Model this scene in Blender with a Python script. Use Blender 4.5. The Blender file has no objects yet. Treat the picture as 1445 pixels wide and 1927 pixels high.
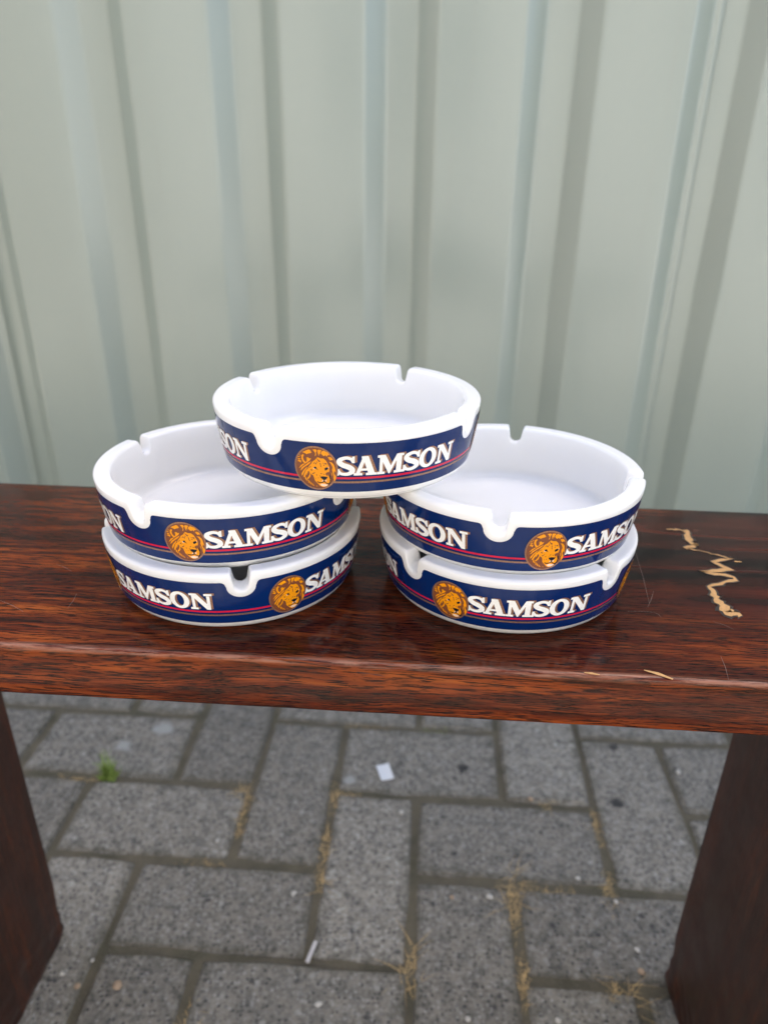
import bpy, bmesh, math, random
from mathutils import Vector, Matrix, noise
from mathutils.geometry import tessellate_polygon

random.seed(7)
R = math.radians
SC = bpy.context.scene
COL = SC.collection

# ------------------------------------------------------------------ camera
ZB = 0.5                                   # bench top above the paving
PITCH, ROLL = 0.43489, 0.01392
fw = Vector((0, math.cos(PITCH), -math.sin(PITCH)))
up = Vector((0, math.sin(PITCH), math.cos(PITCH)))
rt = Vector((1, 0, 0))
r2 = math.cos(ROLL)*rt + math.sin(ROLL)*up
u2 = -math.sin(ROLL)*rt + math.cos(ROLL)*up
cam = bpy.data.cameras.new('camera')
cam.sensor_fit = 'VERTICAL'
cam.sensor_height = 24.0
cam.lens = 24.0*1333.9/1927.0
cam.clip_start, cam.clip_end = 0.01, 500
cam.dof.use_dof = True
cam.dof.focus_distance = 0.335
cam.dof.aperture_fstop = cam.lens/3.2
camo = bpy.data.objects.new('camera', cam)
COL.objects.link(camo)
M = Matrix((r2, u2, -fw)).transposed().to_4x4()
M.translation = Vector((0, 0, ZB + 0.20373))
camo.matrix_world = M
SC.camera = camo

# ------------------------------------------------------------------ sky, sun, exposure
SUN_EL, SUN_AZ = 55.0, 20.0                # azimuth clockwise from +Y: beyond the fence, which keeps the bench in shade
w = bpy.data.worlds.new('World')
SC.world = w
w.use_nodes = True
nt = w.node_tree
bg = nt.nodes['Background']
sky = nt.nodes.new('ShaderNodeTexSky')
sky.sky_type = 'NISHITA'
sky.sun_disc = False
sky.sun_elevation = R(SUN_EL)
sky.sun_rotation = R(SUN_AZ)
sky.air_density, sky.dust_density, sky.ozone_density = 1.0, 4.0, 0.5
nt.links.new(sky.outputs['Color'], bg.inputs['Color'])
bg.inputs['Strength'].default_value = 0.15
sl = bpy.data.lights.new('sun', 'SUN')
sl.energy = 4.0
sl.angle = R(0.6)
sl.color = (1.0, 0.95, 0.87)
so = bpy.data.objects.new('sun', sl)
COL.objects.link(so)
sd = Vector((math.sin(R(SUN_AZ))*math.cos(R(SUN_EL)), math.cos(R(SUN_AZ))*math.cos(R(SUN_EL)), math.sin(R(SUN_EL))))
so.rotation_euler = sd.to_track_quat('Z', 'Y').to_euler()
so.location = sd*5
vs = SC.view_settings
vs.view_transform = 'Standard'
vs.look = 'None'
vs.exposure = 1.66
vs.gamma = 1.0
SC.render.engine = 'CYCLES'
SC.cycles.use_denoising = True
SC.cycles.max_bounces = 10
SC.cycles.diffuse_bounces = 6

# ------------------------------------------------------------------ helpers
def empty(name, loc, rz=0):
    o = bpy.data.objects.new(name, None)
    COL.objects.link(o)
    o.empty_display_size = 0.05
    o.location = loc
    o.rotation_euler = (0, 0, rz)
    return o

def tag(o, label=None, cat=None, group=None, kind=None):
    if label: o['label'] = label
    if cat: o['category'] = cat
    if group: o['group'] = group
    if kind: o['kind'] = kind
    return o

def mesh(name, verts, faces, mats, fm=None, smooth=False):
    me = bpy.data.meshes.new(name)
    me.from_pydata(verts, [], faces)
    for m in (mats if isinstance(mats, (list, tuple)) else [mats]):
        me.materials.append(m)
    if fm:
        me.polygons.foreach_set('material_index', fm)
    if smooth:
        me.polygons.foreach_set('use_smooth', [True]*len(me.polygons))
    me.update()
    return me

def link(name, me, parent=None, loc=None, rz=None):
    o = bpy.data.objects.new(name, me)
    COL.objects.link(o)
    if parent: o.parent = parent
    if loc is not None: o.location = loc
    if rz is not None: o.rotation_euler = (0, 0, rz)
    return o

class NT:
    def __init__(s, name):
        s.m = bpy.data.materials.new(name)
        s.m.use_nodes = True
        s.t = s.m.node_tree
        s.b = s.t.nodes['Principled BSDF']
    def n(s, typ, **kw):
        x = s.t.nodes.new('ShaderNode' + typ)
        for k, v in kw.items():
            if k.startswith('i_'):
                key = k[2:]
                key = int(key) if key.isdigit() else key.replace('_', ' ')
                if hasattr(v, 'is_output') or isinstance(v, bpy.types.NodeSocket):
                    s.t.links.new(v, x.inputs[key])
                else:
                    x.inputs[key].default_value = v
            else:
                setattr(x, k, v)
        return x
    def l(s, a, b):
        s.t.links.new(a, b)
    def math(s, op, a, b=0.0, c=None, clamp=False):
        x = s.t.nodes.new('ShaderNodeMath')
        x.operation = op
        x.use_clamp = clamp
        for i, v in enumerate((a, b) if c is None else (a, b, c)):
            if isinstance(v, bpy.types.NodeSocket): s.t.links.new(v, x.inputs[i])
            else: x.inputs[i].default_value = v
        return x.outputs[0]
    def mix(s, f, a, b, blend='MIX'):
        x = s.t.nodes.new('ShaderNodeMix')
        x.data_type = 'RGBA'
        x.blend_type = blend
        x.clamp_factor = True
        for i, v in ((0, f), (6, a), (7, b)):
            if isinstance(v, bpy.types.NodeSocket): s.t.links.new(v, x.inputs[i])
            else: x.inputs[i].default_value = v if i == 0 or len(v) == 4 else (*v, 1)
        return x.outputs[2]
    def ramp(s, f, stops):
        x = s.t.nodes.new('ShaderNodeValToRGB')
        s.t.links.new(f, x.inputs[0])
        e = x.color_ramp.elements
        while len(e) < len(stops): e.new(0.5)
        for k, (p, c) in zip(e, stops):
            k.position = p
            k.color = c if isinstance(c, tuple) and len(c) == 4 else ((*c, 1) if isinstance(c, tuple) else (c, c, c, 1))
        return x.outputs[0]
    def noise(s, vec, scale, detail=4, rough=0.55, dist=0.0):
        x = s.n('TexNoise')
        x.inputs['Scale'].default_value = scale
        x.inputs['Detail'].default_value = detail
        x.inputs['Roughness'].default_value = rough
        x.inputs['Distortion'].default_value = dist
        s.l(vec, x.inputs['Vector'])
        return x.outputs[0]
    def mapping(s, vec, scale=(1, 1, 1), loc=(0, 0, 0), rot=(0, 0, 0)):
        x = s.n('Mapping')
        s.l(vec, x.inputs[0])
        x.inputs['Scale'].default_value = scale
        x.inputs['Location'].default_value = loc
        x.inputs['Rotation'].default_value = rot
        return x.outputs[0]
    def bump(s, h, strength=0.3, dist=0.001):
        x = s.n('Bump')
        x.inputs['Strength'].default_value = strength
        x.inputs['Distance'].default_value = dist
        s.l(h, x.inputs['Height'])
        s.l(x.outputs[0], s.b.inputs['Normal'])
    def set(s, **kw):
        for k, v in kw.items():
            k = k.replace('_', ' ')
            if isinstance(v, bpy.types.NodeSocket): s.l(v, s.b.inputs[k])
            else: s.b.inputs[k].default_value = (*v, 1) if isinstance(v, tuple) and len(v) == 3 and 'Color' in k else v

def plain(name, col, rough=0.5, metal=0.0, var=0.08, scale=60):
    m = NT(name)
    tc = m.n('TexCoord')
    nz = m.noise(tc.outputs['Object'], scale, 3)
    c = m.mix(nz, tuple(x*(1-var) for x in col), tuple(min(1, x*(1+var)) for x in col))
    m.set(Base_Color=c, Roughness=rough, Metallic=metal)
    return m.m

# ------------------------------------------------------------------ materials
def mat_opal():
    m = NT('opal_glass')
    tc = m.n('TexCoord')
    nz = m.noise(tc.outputs['Object'], 35, 4)
    dirt = m.noise(tc.outputs['Object'], 140, 5, 0.7)
    c = m.mix(nz, (0.86, 0.85, 0.825), (0.90, 0.89, 0.87))
    c = m.mix(m.ramp(dirt, [(0.70, 0.0), (0.80, 0.25)]), c, (0.62, 0.60, 0.55))
    m.set(Base_Color=c, Roughness=m.ramp(nz, [(0.3, 0.05), (0.8, 0.11)]))
    m.set(IOR=1.5)
    m.set(Subsurface_Weight=0.5, Subsurface_Radius=(1.0, 1.0, 0.95), Subsurface_Scale=0.018)
    m.bump(m.noise(tc.outputs['Object'], 55, 2), 0.12, 0.0006)
    return m.m

def mat_print(name, col, rough=0.14, metal=0.0, speck=0.0):
    m = NT(name)
    tc = m.n('TexCoord')
    nz = m.noise(tc.outputs['Object'], 900, 3)
    c = m.mix(nz, tuple(x*0.9 for x in col), tuple(min(1, x*1.1) for x in col))
    if speck:
        sp = m.noise(tc.outputs['Object'], 1500, 4, 0.8)
        c = m.mix(m.ramp(sp, [(0.5, 0.0), (0.62, 1.0)]), c, tuple(min(1, x*(1+speck)) for x in col))
    m.set(Base_Color=c, Roughness=rough, Metallic=metal, IOR=1.5, Specular_IOR_Level=0.35)
    return m.m

def mat_wood(name, leg=False):
    m = NT(name)
    tc = m.n('TexCoord')
    co = tc.outputs['Object']
    if leg: co = m.mapping(co, rot=(0, R(90), 0))
    warp = m.noise(m.mapping(co, (5, 14, 14)), 1.0, 3)
    wv = m.n('VectorMath', operation='MULTIPLY_ADD')
    cb = m.n('CombineXYZ')
    m.l(warp, cb.inputs[1]); m.l(warp, cb.inputs[2])
    m.l(cb.outputs[0], wv.inputs[0]); wv.inputs[1].default_value = (0, 0.016, 0.016); m.l(co, wv.inputs[2])
    v = wv.outputs[0]
    big = m.noise(m.mapping(v, (3.0, 28, 28)), 1.0, 4, 0.6)
    band = m.noise(m.mapping(v, (9, 150, 150)), 1.0, 4, 0.62)
    pore = m.noise(m.mapping(v, (60, 1150, 1150)), 1.0, 3, 0.6)
    fine = m.noise(m.mapping(v, (140, 2400, 2400)), 1.0, 2, 0.6)
    base = m.ramp(band, [(0.34, (0.020, 0.004, 0.002)), (0.46, (0.090, 0.013, 0.004)), (0.56, (0.21, 0.038, 0.007)), (0.72, (0.35, 0.082, 0.012))])
    base = m.mix(m.ramp(big, [(0.40, 0.0), (0.60, 0.80)]), base, (0.040, 0.007, 0.004))
    base = m.mix(m.ramp(pore, [(0.49, 0.0), (0.56, 0.92)]), base, (0.006, 0.003, 0.003))
    base = m.mix(m.ramp(fine, [(0.40, 0.2), (0.55, 0.0)]), base, (0.20, 0.06, 0.022))
    rough = m.ramp(m.noise(co, 30, 4, 0.6), [(0.3, 0.10), (0.75, 0.20)])
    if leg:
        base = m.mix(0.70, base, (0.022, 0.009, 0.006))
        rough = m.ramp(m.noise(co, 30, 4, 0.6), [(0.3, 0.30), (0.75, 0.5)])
    else:
        # dark heartwood figure in the plank, away from the pale stretch
        sx = m.n('SeparateXYZ'); m.l(tc.outputs['Object'], sx.inputs[0])
        wob = m.noise(m.mapping(co, (9, 26, 26)), 1.0, 4, 0.6)
        dx = m.math('MULTIPLY', m.math('SUBTRACT', sx.outputs[0], 0.215), 6.2)
        dy = m.math('MULTIPLY', m.math('SUBTRACT', sx.outputs[1], 0.024), 12.5)
        dd = m.math('ADD', m.math('MULTIPLY', dx, dx), m.math('MULTIPLY', dy, dy))
        dd = m.math('ADD', dd, m.math('MULTIPLY', m.math('SUBTRACT', wob, 0.5), 2.4))
        topm = m.math('GREATER_THAN', sx.outputs[2], -0.008)
        hm = m.math('MULTIPLY', m.ramp(dd, [(0.55, 0.96), (1.1, 0.0)]), topm)
        heart = m.mix(m.ramp(m.noise(m.mapping(v, (6, 45, 45)), 1.0, 4, 0.6, 0.8), [(0.42, 0.0), (0.66, 1.0)]), (0.006, 0.0045, 0.0045), (0.075, 0.016, 0.009))
        base = m.mix(hm, base, heart)
        # worn lacquer along the front arris
        ed = m.math('ADD', m.math('ABSOLUTE', m.math('SUBTRACT', sx.outputs[1], -0.0957)), m.math('ABSOLUTE', m.math('SUBTRACT', sx.outputs[2], -0.0008)))
        en = m.noise(m.mapping(co, (38, 420, 420)), 1.0, 5, 0.7)
        em = m.math('MULTIPLY', m.ramp(ed, [(0.0012, 1.0), (0.0035, 0.0)]), m.ramp(en, [(0.42, 0.0), (0.58, 0.8)]))
        base = m.mix(em, base, (0.40, 0.19, 0.12))
        dn = m.noise(m.mapping(co, (24, 200, 200), loc=(3, 1, 2)), 1.0, 4, 0.7)
        dent = m.math('MULTIPLY', m.ramp(ed, [(0.004, 1.0), (0.016, 0.0)]), m.ramp(dn, [(0.64, 0.0), (0.70, 0.9)]))
        base = m.mix(dent, base, (0.030, 0.022, 0.024))
        # hairline scratches
        scv = m.noise(m.mapping(co, (260, 28, 28), rot=(0, 0, 0.5)), 1.0, 2, 0.5)
        gate = m.noise(co, 24, 2)
        sm = m.math('MULTIPLY', m.ramp(scv, [(0.735, 0.0), (0.75, 1.0)]), m.ramp(gate, [(0.55, 0.0), (0.62, 0.5)]))
        base = m.mix(sm, base, (0.30, 0.22, 0.20))
    m.set(Base_Color=base, Roughness=rough, IOR=1.5)
    if not leg:
        m.set(Specular_IOR_Level=0.0, Coat_Weight=0.5, Coat_Roughness=0.13, Coat_IOR=1.5)
    h = m.math('ADD', m.math('MULTIPLY', pore, -0.8), m.math('MULTIPLY', m.noise(co, 60, 3), 0.5))
    m.bump(h, 0.22 if not leg else 0.5, 0.0006)
    return m.m

def mat_fence():
    m = NT('coated_steel')
    tc = m.n('TexCoord')
    co = tc.outputs['Object']
    nz = m.noise(m.mapping(co, (6, 6, 1.5)), 1.0, 4)
    sp = m.noise(co, 900, 2)
    c = m.mix(nz, (0.28, 0.335, 0.295), (0.325, 0.38, 0.335))
    c = m.mix(m.ramp(sp, [(0.3, 0.0), (0.7, 0.12)]), c, (0.32, 0.35, 0.31))
    st = m.noise(m.mapping(co, (70, 70, 2.2)), 1.0, 5, 0.65)
    c = m.mix(m.ramp(st, [(0.58, 0.0), (0.8, 0.22)]), c, (0.30, 0.31, 0.26))
    m.set(Base_Color=c, Roughness=0.34, IOR=1.6, Coat_Weight=0.8, Coat_Roughness=0.22, Coat_IOR=1.6)
    m.bump(m.noise(m.mapping(co, (5, 5, 2)), 1.0, 2), 0.25, 0.004)
    return m.m

STAINS = [(0.3226, 0.7548, 0.010, 0), (0.2977, 0.6569, 0.011, 0), (-0.3074, 0.7791, 0.016, 1), (-0.3536, 0.7447, 0.012, 1), (0.1089, 0.7115, 0.010, 0), (-0.0396, 0.6875, 0.009, 1)]
def mat_paver():
    m = NT('paver_concrete')
    tc = m.n('TexCoord')
    geo = m.n('NewGeometry')
    oi = m.n('ObjectInfo')
    pos = geo.outputs['Position']
    big = m.noise(pos, 9, 5, 0.6)
    mid = m.noise(pos, 60, 5, 0.65)
    c = m.mix(big, (0.235, 0.212, 0.178), (0.36, 0.328, 0.275))
    c = m.mix(m.ramp(mid, [(0.3, 0.7), (0.6, 0.0)]), c, (0.10, 0.099, 0.094))
    gr = m.noise(pos, 210, 3, 0.6)
    c = m.mix(m.ramp(gr, [(0.54, 0.0), (0.66, 0.6)]), c, (0.40, 0.385, 0.35))
    c = m.mix(m.ramp(gr, [(0.34, 0.65), (0.46, 0.0)]), c, (0.075, 0.074, 0.07))
    vo = m.n('TexVoronoi'); vo.inputs['Scale'].default_value = 240; m.l(pos, vo.inputs['Vector'])
    sep = m.n('SeparateColor'); m.l(vo.outputs['Color'], sep.inputs[0])
    core = m.ramp(vo.outputs['Distance'], [(0.30, 1.0), (0.48, 0.0)])
    c = m.mix(m.math('MULTIPLY', core, m.ramp(sep.outputs[0], [(0.45, 0.0), (0.85, 0.8)])), c, (0.42, 0.40, 0.37))
    c = m.mix(m.math('MULTIPLY', core, m.ramp(sep.outputs[1], [(0.50, 0.0), (0.85, 0.85)])), c, (0.05, 0.05, 0.052))
    v2 = m.n('TexVoronoi'); v2.inputs['Scale'].default_value = 95; m.l(pos, v2.inputs['Vector'])
    s2 = m.n('SeparateColor'); m.l(v2.outputs['Color'], s2.inputs[0])
    c2 = m.ramp(v2.outputs['Distance'], [(0.22, 1.0), (0.36, 0.0)])
    c = m.mix(m.math('MULTIPLY', c2, m.ramp(s2.outputs[0], [(0.90, 0.0), (0.96, 0.7)])), c, (0.44, 0.42, 0.38))
    c = m.mix(m.math('MULTIPLY', c2, m.ramp(s2.outputs[1], [(0.90, 0.0), (0.96, 0.7)])), c, (0.05, 0.05, 0.052))
    rnd = m.math('MULTIPLY_ADD', oi.outputs['Random'], 0.42, 0.80)
    cb = m.n('CombineXYZ')
    for i in range(3): m.l(rnd, cb.inputs[i])
    c = m.mix(1.0, c, cb.outputs[0], 'MULTIPLY')
    # dirt and moss film creeping in from the joints of each stone
    sx = m.n('SeparateXYZ'); m.l(tc.outputs['Object'], sx.inputs[0])
    ex = m.math('SUBTRACT', 0.1035, m.math('ABSOLUTE', sx.outputs[0]))
    ey = m.math('SUBTRACT', 0.0505, m.math('ABSOLUTE', sx.outputs[1]))
    edge = m.math('ADD', m.math('MINIMUM', ex, ey), m.math('MULTIPLY', m.math('SUBTRACT', mid, 0.5), 0.03))
    c = m.mix(m.ramp(edge, [(0.0, 0.55), (0.010, 0.0)]), c, (0.11, 0.10, 0.072))
    for x, y, r, k in STAINS:
        d = m.n('VectorMath', operation='DISTANCE'); m.l(pos, d.inputs[0]); d.inputs[1].default_value = (x, y, 0.0)
        dd = m.math('ADD', d.outputs['Value'], m.math('MULTIPLY', m.math('SUBTRACT', mid, 0.5), r*2.0))
        rr = m.n('MapRange'); m.l(dd, rr.inputs[0]); rr.inputs[1].default_value = r; rr.inputs[2].default_value = r*0.5
        c = m.mix(m.math('MULTIPLY', rr.outputs[0], 0.85), c, (0.022, 0.023, 0.027) if k == 0 else (0.42, 0.42, 0.40))
    m.set(Base_Color=c, Roughness=0.88, IOR=1.4)
    h = m.math('ADD', m.math('MULTIPLY', vo.outputs['Distance'], -0.6), m.noise(pos, 420, 4, 0.7))
    m.bump(h, 0.9, 0.0022)
    return m.m

def mat_sand():
    m = NT('joint_sand')
    geo = m.n('NewGeometry')
    pos = geo.outputs['Position']
    c = m.mix(m.noise(pos, 30, 5, 0.6), (0.09, 0.08, 0.056), (0.22, 0.185, 0.125))
    c = m.mix(m.ramp(m.noise(pos, 14, 3), [(0.5, 0.0), (0.66, 0.6)]), c, (0.075, 0.072, 0.042))
    sp = m.noise(pos, 700, 3, 0.7)
    c = m.mix(m.ramp(sp, [(0.58, 0.0), (0.66, 0.7)]), c, (0.26, 0.23, 0.17))
    m.set(Base_Color=c, Roughness=0.95)
    m.bump(m.noise(pos, 350, 5, 0.7), 1.0, 0.003)
    return m.m

OPAL = mat_opal()
NAVY = mat_print('navy_print', (0.0010, 0.017, 0.100), 0.10)
WHITE_P = mat_print('white_print', (0.84, 0.84, 0.83), 0.16)
RED_P = mat_print('red_print', (0.56, 0.013, 0.045), 0.16)
BRONZE_P = mat_print('bronze_print', (0.30, 0.165, 0.105), 0.32, 0.55, 0.5)
ORANGE_P = mat_print('orange_print', (0.82, 0.30, 0.006), 0.18)
BROWN_P = mat_print('brown_print', (0.19, 0.062, 0.028), 0.2)
BLACK_P = mat_print('black_print', (0.006, 0.009, 0.017), 0.18)
CREAM_P = mat_print('cream_print', (0.82, 0.62, 0.47), 0.2)
WOOD = mat_wood('lacquered_wood')
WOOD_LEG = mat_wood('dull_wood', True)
RAW = plain('raw_wood', (0.56, 0.31, 0.115), 0.75, var=0.4, scale=900)
CHAR = plain('dark_varnish', (0.022, 0.012, 0.010), 0.4, var=0.5, scale=500)
SCRATCH = plain('scratched_lacquer', (0.16, 0.11, 0.095), 0.5)
STEEL = mat_fence()
PAVER = mat_paver()
SAND = mat_sand()
DRY = plain('dry_grass', (0.60, 0.42, 0.20), 0.8, var=0.35, scale=120)
GREEN = plain('green_leaf', (0.26, 0.36, 0.085), 0.6, var=0.3, scale=200)
PEBBLE = plain('pale_pebble', (0.55, 0.52, 0.47), 0.6, var=0.2, scale=300)
TAN_PEBBLE = plain('tan_pebble', (0.42, 0.30, 0.20), 0.7, var=0.2, scale=300)
PAPER = plain('white_paper', (0.80, 0.81, 0.83), 0.7, var=0.04, scale=200)
STICK = plain('pale_stick', (0.60, 0.57, 0.56), 0.7, var=0.2, scale=400)

# ------------------------------------------------------------------ ground and paving
YAW = -0.064                               # bench, paving: turned so their far side swings right
def sheet(name, x0, x1, y0, y1, z, mat):
    return link(name, mesh(name, [(x0, y0, z), (x1, y0, z), (x1, y1, z), (x0, y1, z)], [(0, 1, 2, 3)], mat))
def mat_yard():
    m = NT('yard_paving')
    geo = m.n('NewGeometry')
    pos = geo.outputs['Position']
    br = m.n('TexBrick')
    br.inputs['Scale'].default_value = 1.0
    br.inputs['Brick Width'].default_value = 0.215
    br.inputs['Row Height'].default_value = 0.108
    br.inputs['Mortar Size'].default_value = 0.005
    br.inputs['Color1'].default_value = (0.29, 0.28, 0.26, 1)
    br.inputs['Color2'].default_value = (0.36, 0.345, 0.32, 1)
    br.inputs['Mortar'].default_value = (0.09, 0.08, 0.06, 1)
    m.l(pos, br.inputs['Vector'])
    c = m.mix(m.noise(pos, 40, 5, 0.7), br.outputs[0], (0.36, 0.35, 0.325))
    m.set(Base_Color=c, Roughness=0.9)
    return m.m
g = sheet('ground', -120, 120, -120, 120, -0.016, mat_yard())
tag(g, kind='structure')

def grid_sheet(name, x0, x1, y0, y1, z, n, mat, amp):
    vs, fs = [], []
    for j in range(n+1):
        for i in range(n+1):
            x = x0+(x1-x0)*i/n; y = y0+(y1-y0)*j/n
            vs.append((x, y, z+amp*noise.noise(Vector((x*22, y*22, 3)))))
    for j in range(n):
        for i in range(n):
            a = j*(n+1)+i
            fs.append((a, a+1, a+n+2, a+n+1))
    return link(name, mesh(name, vs, fs, mat, smooth=True))
pave = grid_sheet('pavement', -1.75, 1.75, -1.05, 1.75, -0.0036, 220, SAND, 0.0024)
tag(pave, kind='structure')

COLX = [-0.4154, -0.3084, -0.2063, -0.1007, 0.0036, 0.1125, 0.2256, 0.3333]
ROWY = [0.4447, 0.5497, 0.6636, 0.7873]
def cx(i): return COLX[i] if 0 <= i < 8 else (COLX[0]+i*0.1075 if i < 0 else COLX[7]+(i-7)*0.1085)
def ry(j): return ROWY[j] if 0 <= j < 4 else (ROWY[0]+j*0.1065 if j < 0 else ROWY[3]+(j-3)*0.112)

def paver_mesh(seed):
    rnd = random.Random(seed)
    L, Wd, ch = 0.1058, 0.0526, 0.0034     # half length, half width, worn arris
    out = [(-1, -1), (-0.33, -1), (0.35, -1), (1, -1), (1, 0), (1, 1), (0.3, 1), (-0.36, 1), (-1, 1), (-1, 0)]
    a, b, c = [], [], []
    for x, y in out:
        k = 1-0.004*rnd.random() if abs(x) == 1 else 1
        px, py = x*L*k - (0.0012*rnd.random()*x), y*Wd - (0.0016*rnd.random())*y
        corner = abs(x) == 1 and abs(y) == 1
        cc = ch*(0.6+0.9*rnd.random())*(1.35 if corner else 1)
        ix = px-math.copysign(cc, x) if abs(x) == 1 else px
        iy = py-math.copysign(cc, y) if abs(y) == 1 else py
        if corner: px -= math.copysign(0.0012, x); py -= math.copysign(0.0012, y)
        a.append((ix, iy, 0.0)); b.append((px, py, -0.0042*(0.6+0.8*rnd.random()))); c.append((px, py, -0.06))
    n = len(out)
    vs = a+b+c
    fs = [tuple(range(n))]
    for k in range(2):
        for i in range(n):
            j = (i+1) % n
            fs.append((k*n+j, k*n+i, (k+1)*n+i, (k+1)*n+j))
    return mesh('paver', vs, fs, PAVER)
PM = [paver_mesh(s) for s in range(8)]
ex_ = Vector((math.cos(YAW), math.sin(YAW), 0))
ey_ = Vector((-math.sin(YAW), math.cos(YAW), 0))
def put_paver(u0, u1, v0, v1, vert):
    c = ex_*((u0+u1)/2)+ey_*((v0+v1)/2)
    if not (-1.55 < c.x < 1.55 and -0.62 < c.y < 1.32): return
    o = link('paver', random.choice(PM), pave)
    lu, lv = (v1-v0, u1-u0) if vert else (u1-u0, v1-v0)
    o.scale = (lu/0.2150*random.uniform(0.982, 1.006), lv/0.1080*random.uniform(0.965, 1.012), 1)
    o.rotation_euler = (random.uniform(-1, 1)*0.008, random.uniform(-1, 1)*0.006, YAW+(math.pi/2 if vert else 0)+random.choice((0, math.pi))+random.uniform(-1, 1)*0.005)
    o.location = (c.x, c.y, random.uniform(-0.0014, 0.0010))
for r in range(-12, 12):
    for c in range(-16, 17):
        k = (c+r-1) % 4
        if k == 0: put_paver(cx(c), cx(c+2), ry(r), ry(r+1), False)
        elif k == 2: put_paver(cx(c), cx(c+1), ry(r), ry(r+2), True)

# ------------------------------------------------------------------ fence of trapezoidal steel sheets
FY, FA, FX0 = 1.10928, 0.07413, -0.50157
fence = empty('metal_fence', (math.sin(FA)*FY, math.cos(FA)*FY, 0), -FA)
tag(fence, 'pale grey-green trapezoidal steel sheet fence standing behind the wooden bench', 'fence')
PIT, DEP, SL, FL = 0.207, 0.024, 0.027, 0.041
# one period, starting at the foot of the slope that faces +x (local x): groove floor, rise, proud pan, drop
def sheet_profile(xa, xb):
    """points (x, y) of the profile; the proud pans stand at y=-DEP, groove floors at y=0"""
    pts = []
    k0 = math.floor((xa-FX0)/PIT)-1
    k1 = math.ceil((xb-FX0)/PIT)+1
    raw = []
    for k in range(k0, k1+1):
        b = FX0+k*PIT
        raw += [(b, 0.0), (b+FL, 0.0), (b+FL+SL, -DEP), (b+PIT-SL, -DEP)]
    # round every bend
    rp = []
    for i in range(1, len(raw)-1):
        p, q, s = Vector(raw[i-1]), Vector(raw[i]), Vector(raw[i+1])
        d0, d1 = (p-q).normalized(), (s-q).normalized()
        t = 0.0042
        A, B = q+d0*t, q+d1*t
        for f in (0, 0.25, 0.5, 0.75, 1):
            rp.append(((1-f)**2*A+2*f*(1-f)*q+f*f*B))
    res = [p for p in rp if xa < p.x < xb]
    def at(x):
        for u, v in zip(rp, rp[1:]):
            if u.x <= x <= v.x: return Vector((x, u.y+(v.y-u.y)*(x-u.x)/max(1e-9, v.x-u.x)))
    return [at(xa)]+res+[at(xb)]
def make_sheet(xa, xb, off, lift):
    pr = sheet_profile(xa, xb)
    if lift:                               # free edge of the lap stands off a little
        for i, p in enumerate(pr):
            t = max(0, 1-(xb-p.x)/0.012)
            p.y -= 0.0022*t
    zs = [0.035, 0.3, 0.6, 0.9, 1.2, 1.5, 1.85]
    th = 0.0008
    vs, fs = [], []
    n = len(pr)
    for z in zs:
        for p in pr: vs.append((p.x, p.y+off, z))
    for z in zs:
        for p in pr: vs.append((p.x, p.y+off+th, z))
    N = n*len(zs)
    for j in range(len(zs)-1):
        for i in range(n-1):
            a = j*n+i
            fs.append((a, a+1, a+n+1, a+n))
            fs.append((N+a+1, N+a, N+a+n, N+a+n+1))
        fs.append((j*n+n-1, N+j*n+n-1, N+(j+1)*n+n-1, (j+1)*n+n-1))
        fs.append((N+j*n, j*n, (j+1)*n, N+(j+1)*n))
    o = link('steel_sheet', mesh('steel_sheet', vs, fs, STEEL, smooth=True), fence)
    me = o.data
    return o
S0 = FX0+4*PIT+0.0125
make_sheet(S0-5*PIT, S0, -0.0012, True)
make_sheet(S0-10*PIT, S0-5*PIT+0.02, 0.0006, False)
make_sheet(S0-0.012, S0+5*PIT, 0.0006, False)
make_sheet(S0+5*PIT-0.02, S0+10*PIT, 0.0024, False)
# rails and posts on the far side, capping along the top
def box(name, x0, x1, y0, y1, z0, z1, mat, parent, bev=0.0):
    bm = bmesh.new()
    bmesh.ops.create_cube(bm, size=1)
    for v in bm.verts:
        v.co = Vector(((x0+x1)/2+v.co.x*(x1-x0), (y0+y1)/2+v.co.y*(y1-y0), (z0+z1)/2+v.co.z*(z1-z0)))
    if bev: bmesh.ops.bevel(bm, geom=bm.edges[:], offset=bev, segments=2, affect='EDGES')
    me = bpy.data.meshes.new(name)
    bm.to_mesh(me); bm.free()
    me.materials.append(mat)
    return link(name, me, parent)
box('top_cap', S0-10*PIT, S0+10*PIT, -0.036, 0.016, 1.848, 1.868, STEEL, fence, 0.002)
for zz in (0.35, 1.5): box('rail', S0-10*PIT, S0+10*PIT, 0.0045, 0.05, zz, zz+0.06, STEEL, fence, 0.002)
for xx in (S0-9.8*PIT, S0-5*PIT, S0, S0+5*PIT, S0+9.8*PIT): box('post', xx-0.03, xx+0.03, 0.051, 0.111, -0.05, 1.84, STEEL, fence, 0.002)

# ------------------------------------------------------------------ unseen facade and side wall, added and toned to shape light on the fence
RENDER = plain('pale_render', (0.47, 0.47, 0.45), 0.85, var=0.06, scale=8)
SIDE_WALL = plain('added_side_wall', (0.44, 0.40, 0.35), 0.85, var=0.2, scale=20)
FRAME = plain('white_frame', (0.78, 0.78, 0.76), 0.4, var=0.03)
PANE = plain('window_pane', (0.03, 0.035, 0.04), 0.05, var=0.1)
ROOF = plain('roof_tile', (0.16, 0.09, 0.06), 0.8, var=0.2)
unseen_house = empty('unseen_house', (0, -3.6, 0))  # added out of view; its sunlit front bounces light onto the fence
tag(unseen_house, 'unseen pale facade added across the paved yard to bounce light onto the steel fence', 'unseen_house')
hw = box('wall', -5.5, 5.5, -0.3, 0, 0, 3.6, RENDER, unseen_house)
rf = box('roof', -5.8, 5.8, -3.2, 0.35, 3.602, 3.8, ROOF, unseen_house)
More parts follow.
